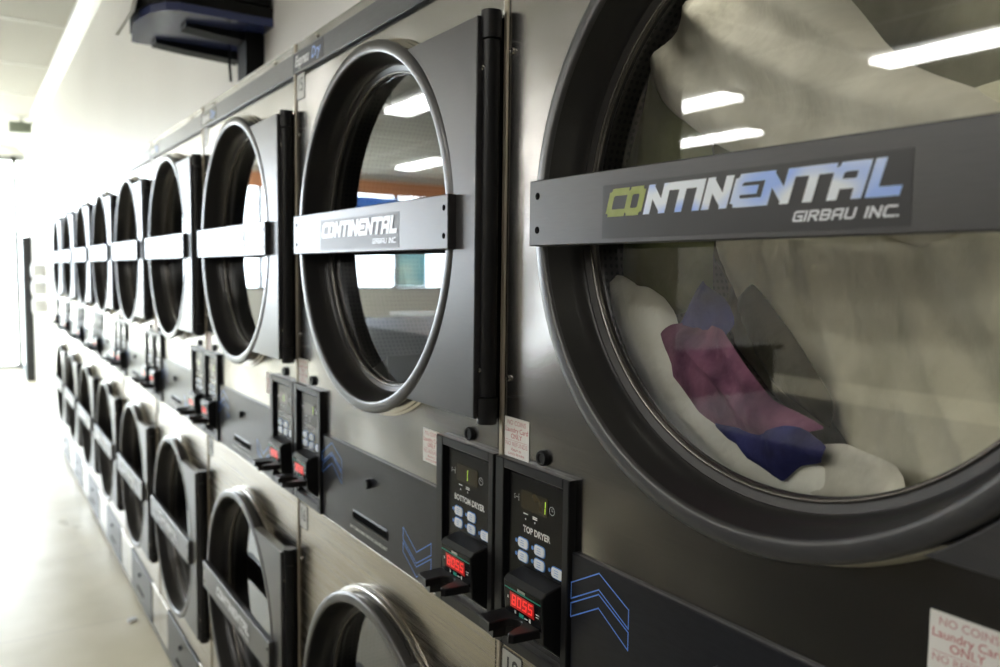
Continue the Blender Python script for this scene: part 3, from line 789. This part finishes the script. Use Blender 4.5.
# fluorescent fixtures
M['tube'] = simple('fluorescent_lens', (.9, .9, .9), .5, emit=(1, .98, .94), estr=18)
M['fixture'] = simple('fixture_enamel', (.8, .8, .78), .4)
LIGHTS = [(-2.95, .1), (-2.95, 5.2), (-2.95, 8.9), (-4.98, 1.4), (-4.98, 3.94), (-4.98, 6.6), (-4.98, 9.1), (-6.55, 4.97), (-6.55, 7.6), (-8.05, 3.6), (-8.05, 6.1), (-8.05, 8.7), (-6.55, -.2), (-4.98, -1.2), (-2.95, -1.6)]  # first entry is added out of view to brighten the laundry
for x, y in LIGHTS:
    o = bpy.data.objects.new('ceiling_light', None); COL.objects.link(o); o.location = (x, y, CH)
    tag(o, 'long white fluorescent fixture on the ceiling, one of a set partly mirrored in the door glass', 'ceiling light', 'fluorescent ceiling lights')
    part('fx', 'housing', o, lambda: MB().wbox(-.23, .23, 0, 1.22, -.045, -.001, .004).mesh('housing', M['fixture']))
    part('fl', 'lens', o, lambda: MB().wbox(-.13, .13, .02, 1.20, -.085, -.0455, .01).mesh('lens', M['tube']))

# posters hung in the storefront glass
def thing(name, mb, mat, label, cat, group=None, smooth=False):
    o = link(name, mb.mesh(name, M[mat] if isinstance(mat, str) else mat, smooth)); return tag(o, label, cat, group)
def poster_mat(name, c1, c2, sc):
    m = noisy(name, c1, c2, sc, .5); N = m.node_tree.nodes; L = m.node_tree.links
    b = N['Principled BSDF']; out = [n for n in N if n.type == 'OUTPUT_MATERIAL'][0]
    t = N.new('ShaderNodeBsdfTranslucent'); mx = N.new('ShaderNodeMixShader'); mx.inputs[0].default_value = .4
    L.new(b.inputs['Base Color'].links[0].from_socket, t.inputs[0]); L.new(b.outputs[0], mx.inputs[1]); L.new(t.outputs[0], mx.inputs[2]); L.new(mx.outputs[0], out.inputs['Surface'])
    return m
M['pblue'] = poster_mat('blue_poster', (.12, .28, .62), (.35, .55, .85), (2, 2, 2))
M['pyellow'] = poster_mat('yellow_poster', (.85, .62, .20), (.85, .30, .18), (3, 3, 7))
M['pteal'] = poster_mat('pale_teal_poster', (.30, .60, .68), (.85, .88, .80), (2, 2, 5))
thing('poster', MB().wbox(-5.75, -4.85, Y1-.02, Y1-.005, 2.02, 2.74), 'pblue', 'blue poster hung high in the storefront glass, seen mirrored', 'poster')
thing('poster', MB().wbox(-7.5, -5.95, Y1-.02, Y1-.005, 2.02, 2.68), 'pyellow', 'yellow and orange banner in the storefront glass, seen mirrored', 'poster')
thing('poster', MB().wbox(-6.27, -5.72, Y1-.02, Y1-.005, 1.20, 1.92), 'pteal', 'pale teal notice in the storefront window, seen mirrored', 'poster')

M['darkwood'] = noisy('dark_laminate', (.030, .026, .022), (.045, .038, .032), (3, 3, 12), .45)
# folding table with bin and plant (they show in the door glass)
def root(name, loc, label, cat, group=None):
    o = bpy.data.objects.new(name, None); COL.objects.link(o); o.location = loc; return tag(o, label, cat, group)
c2 = root('added_dark_counter', (-3.7, 5.4, 0), 'second added dark counter, out of view, hiding bright floor from the reflections', 'counter')  # put in to keep bright floor out of the mirrored view
link('worktop', MB().wbox(-1.1, 1.1, -2.2, 2.2, .90, .94, .005).mesh('worktop', M['darkwood']), c2)
link('cabinet', MB().wbox(-1.05, 1.05, -2.15, 2.15, 0, .899, .004).mesh('cabinet', M['darkwood']), c2)
t = root('folding_table', (-5.2, 9.0, 0), 'long dark folding table reflected in the dryer glass', 'table')
link('tabletop', MB().wbox(-.9, .9, -.38, .38, .86, .90, .006).mesh('tabletop', M['trim']), t)
for sx in (-.82, .82):
    for sy in (-.32, .32): link('leg', MB().wbox(sx-.02, sx+.02, sy-.02, sy+.02, 0, .859).mesh('leg', M['darkmetal']), t)
link('apron', MB().wbox(-.84, .84, -.30, .30, .35, .858).mesh('apron', M['darkmetal']), t)
ct = root('added_dark_counter', (-1.75, -.9, 0), 'added dark counter across the aisle, out of view, darkening the steel reflections', 'counter')  # added unseen so the near steel has something dark to mirror
link('worktop', MB().wbox(-.42, .42, -2.5, 2.2, .96, 1.0, .005).mesh('worktop', M['darkwood']), ct)
link('cabinet', MB().wbox(-.38, .38, -2.55, 2.15, 0, .959, .004).mesh('cabinet', M['darkwood']), ct)
for i in range(6): link('door', MB().wbox(.381, .395, -2.52+.78*i, -1.78+.78*i, .06, .93, .003).mesh('door', M['darkwood']), ct)
M['pot'] = simple('grey_pot', (.35, .33, .30), .6); M['leaf'] = noisy('leaf_green', (.08, .16, .03), (.18, .28, .06), (20, 20, 20), .5)
p = root('potted_plant', (-3.3, 8.9, 0), 'bushy green plant in a grey pot reflected in the dryer glass', 'plant')
pm = MB(); pr = [(.13, 0), (.17, .34), (.18, .36), (.15, .36), (.14, .30)]
rings = [[pm.bm.verts.new((r*math.cos(2*PI*i/24), r*math.sin(2*PI*i/24), z)) for i in range(24)] for r, z in pr]
for a, b in zip(rings, rings[1:]):
    for i in range(24): pm.bm.faces.new((a[i], a[(i+1) % 24], b[(i+1) % 24], b[i]))
pm.bm.faces.new(rings[0]); pm.bm.faces.new(rings[-1])
link('pot', pm.mesh('pot', M['pot'], True), p)
pm = MB()
for i in range(150):
    t0 = random.uniform(0, 2*PI); el = random.uniform(.2, 1.4); L = random.uniform(.25, .6)
    d = Vector((math.cos(t0)*math.cos(el), math.sin(t0)*math.cos(el), math.sin(el))); s = d.cross(Vector((0, 0, 1))).normalized()*.035
    b = Vector((0, 0, .32)); m = b+d*L*.7; e = b+d*L+Vector((0, 0, -.08))
    pm.face([b+d*L*.3, m-s, e, m+s])
link('leaves', pm.mesh('leaves', M['leaf']), p)

# ------------------------------------------------------------------ things seen down the aisle
o = root('vending_machine', (.0, 0, 0), 'tall slim dark-sided machine against the wall beside the bright storefront', 'machine')
M['greyfront'] = simple('grey_machine_front', (.28, .33, .38), .3)
link('cabinet', MB().wbox(.0, .098, 11.0, 11.55, 0, 1.86, .004).mesh('cabinet', M['darkmetal']), o)
link('front_panel', MB().wbox(-.012, -.0005, 11.0, 11.55, .05, 1.84, .003).mesh('front_panel', M['greyfront']), o)
M['disp'] = simple('white_dispenser', (.86, .88, .90), .35)
for i, z in enumerate((1.36, 1.17, .98)):
    mb = MB(); mb.prism(rr_poly(9.0, 9.14, z, z+.15, .03), -.097, .02, lambda a, b, c: Vector((-c, a, b)), .01)
    thing('soap_dispenser', mb, 'disp', ['topmost', 'middle', 'lowest'][i]+' of three white dispensers on the wall past the dryers', 'dispenser', 'white dispensers on the wall past the dryers')
M['tan'] = simple('tan_panel', (.42, .38, .26), .5)
thing('notice_board', MB().wbox(.062, .098, 7.15, 7.75, .93, 1.47, .004), 'tan', 'tan board on the wall just past the last dryer', 'board')
M['signgreen'] = simple('sign_green', (.22, .25, .20), .5)
e = root('exit_sign', (-.05, 9.45, CH), 'small grey-green box sign hanging under the ceiling by the wall', 'sign')
link('sign_box', MB().wbox(-.12, .10, -.03, .03, -.17, -.05, .004).mesh('sign_box', M['signgreen']), e)
link('hanger', MB().wbox(-.015, .015, -.01, .01, -.049, -.007).mesh('hanger', M['trim']), e)
thing('paper_scrap', MB().prism([(0, 0), (.03, .004), (.035, .03), (.012, .036), (-.004, .02)], .0005, .009, lambda a, b, c: Vector((-.075+a, 2.68+b, c))), 'disp', 'tiny scrap of white paper on the floor beside the kick panels', 'litter')

# ------------------------------------------------------------------ wall-mounted television on a tinted shelf
M['smoke'] = noisy('smoked_acrylic', (.030, .042, .120), (.045, .058, .150), (5, 5, 5), .2, 0, spec=.4)
M['tvblack'] = simple('black_housing', (.006, .006, .006), .5, spec=.12)
tv = root('wall_shelf', (.1, 1.55, 2.138), 'black wall-mounted shelf with smoky curved underside and two bracket arms high above the dryers', 'shelf')
def build_tv():
    z0 = 0.0
    ya, yb = 1.25-1.55, 1.63-1.55
    # curved smoked panel
    out = [(0, ya), (-.10, ya), (-.23, ya), (-.262, ya+.015), (-.290, ya+.06), (-.305, ya+.13), (-.310, ya+.19), (-.285, yb-.01), (-.27, yb), (0, yb)]
    link('underside', MB().prism(out, -.02, 0, lambda a, b, c: Vector((a-.001, b, c)), 0).mesh('underside', M['smoke']), tv)
    link('edge_rim', MB().prism(out, .0005, .03, lambda a, b, c: Vector((a*1.012-.001, b, c)), .003).mesh('edge_rim', M['tvblack']), tv)
    link('device', MB().wbox(-.255, -.01, ya-.005, yb-.04, .031, .20, .008).mesh('device', M['tvblack']), tv)
    link('side_panel', MB().prism([(-.330, -.012), (-.3205, -.012), (-.2720, .20), (-.285, .20)], ya+.10, yb-.02, lambda a, b, c: Vector((a, c, b)), .002).mesh('side_panel', M['trim']), tv)
    mb = MB(); mb.tube([(-.02, ya-.012, .06), (-.06, ya-.018, .045), (-.10, ya-.016, .09), (-.13, ya-.014, .16)], .004, 8)
    o = link('cable', mb.mesh('cable', M['numplate'], True), tv); o['label'] = 'thin grey cable along the near edge'
    link('wall_post', MB().wbox(-.050, -.001, yb-.30, yb-.22, -.17, -.0205, .003).mesh('wall_post', M['tvblack']), tv)
    for y0, L in ((ya+.10, .20), (yb-.07, .235)):
        mb = MB(); mb.prism([(-.002, -.045), (-.002, -.0205), (-L, -.0205), (-L, -.030), (-L*.6, -.038)], y0-.01, y0+.055, lambda a, b, c: Vector((a, c, b)), .003)
        link('bracket_arm', mb.mesh('bracket_arm', M['tvblack']), tv)
    link('cable', MB().tube([(-.06, -.10, -.02), (-.062, -.10, -.08), (-.058, -.098, -.13)], .004, 8).mesh('cable', M['tvblack'], True), tv)
build_tv()

# ------------------------------------------------------------------ daylight
w = bpy.data.worlds.new('World'); SC.world = w; w.use_nodes = True
bg = w.node_tree.nodes['Background']; bg.inputs[0].default_value = (.88, .94, 1, 1); bg.inputs[1].default_value = 18.0
pl = bpy.data.lights.new('window_portal', 'AREA'); pl.shape = 'RECTANGLE'; pl.size = 9.4; pl.size_y = 2.9
pl.cycles.is_portal = True
po = bpy.data.objects.new('window_portal', pl); COL.objects.link(po)
po.location = ((X0+X1)/2, Y1+.15, 1.5); po.rotation_euler = (-PI/2, 0, 0)

# ------------------------------------------------------------------ camera (solved from the photograph)
yaw, pitch, roll, f = 0.585, 0.077, 0.0125, 802.6
import json
CAM = dict(d=.5899, cy=-.8837, cz=1.4866)
fw = Vector((math.sin(yaw)*math.cos(pitch), math.cos(yaw)*math.cos(pitch), -math.sin(pitch)))
r = Vector((math.cos(yaw), -math.sin(yaw), 0)); u = r.cross(fw)
c, s = math.cos(roll), math.sin(roll)
right = c*r+s*u; up = c*u-s*r
cam = bpy.data.cameras.new('camera'); co = bpy.data.objects.new('camera', cam); COL.objects.link(co)
mt = Matrix((right, up, -fw)).transposed().to_4x4(); mt.translation = Vector((-CAM['d'], CAM['cy'], CAM['cz'])); co.matrix_world = mt
cam.sensor_width = 36; cam.lens = f/1000*36; cam.clip_start = .02; cam.clip_end = 200
cam.dof.use_dof = True; cam.dof.focus_distance = .93; cam.dof.aperture_fstop = 4.5
SC.camera = co
SC.view_settings.view_transform = 'Standard'; SC.view_settings.look = 'None'; SC.view_settings.exposure = 0.0
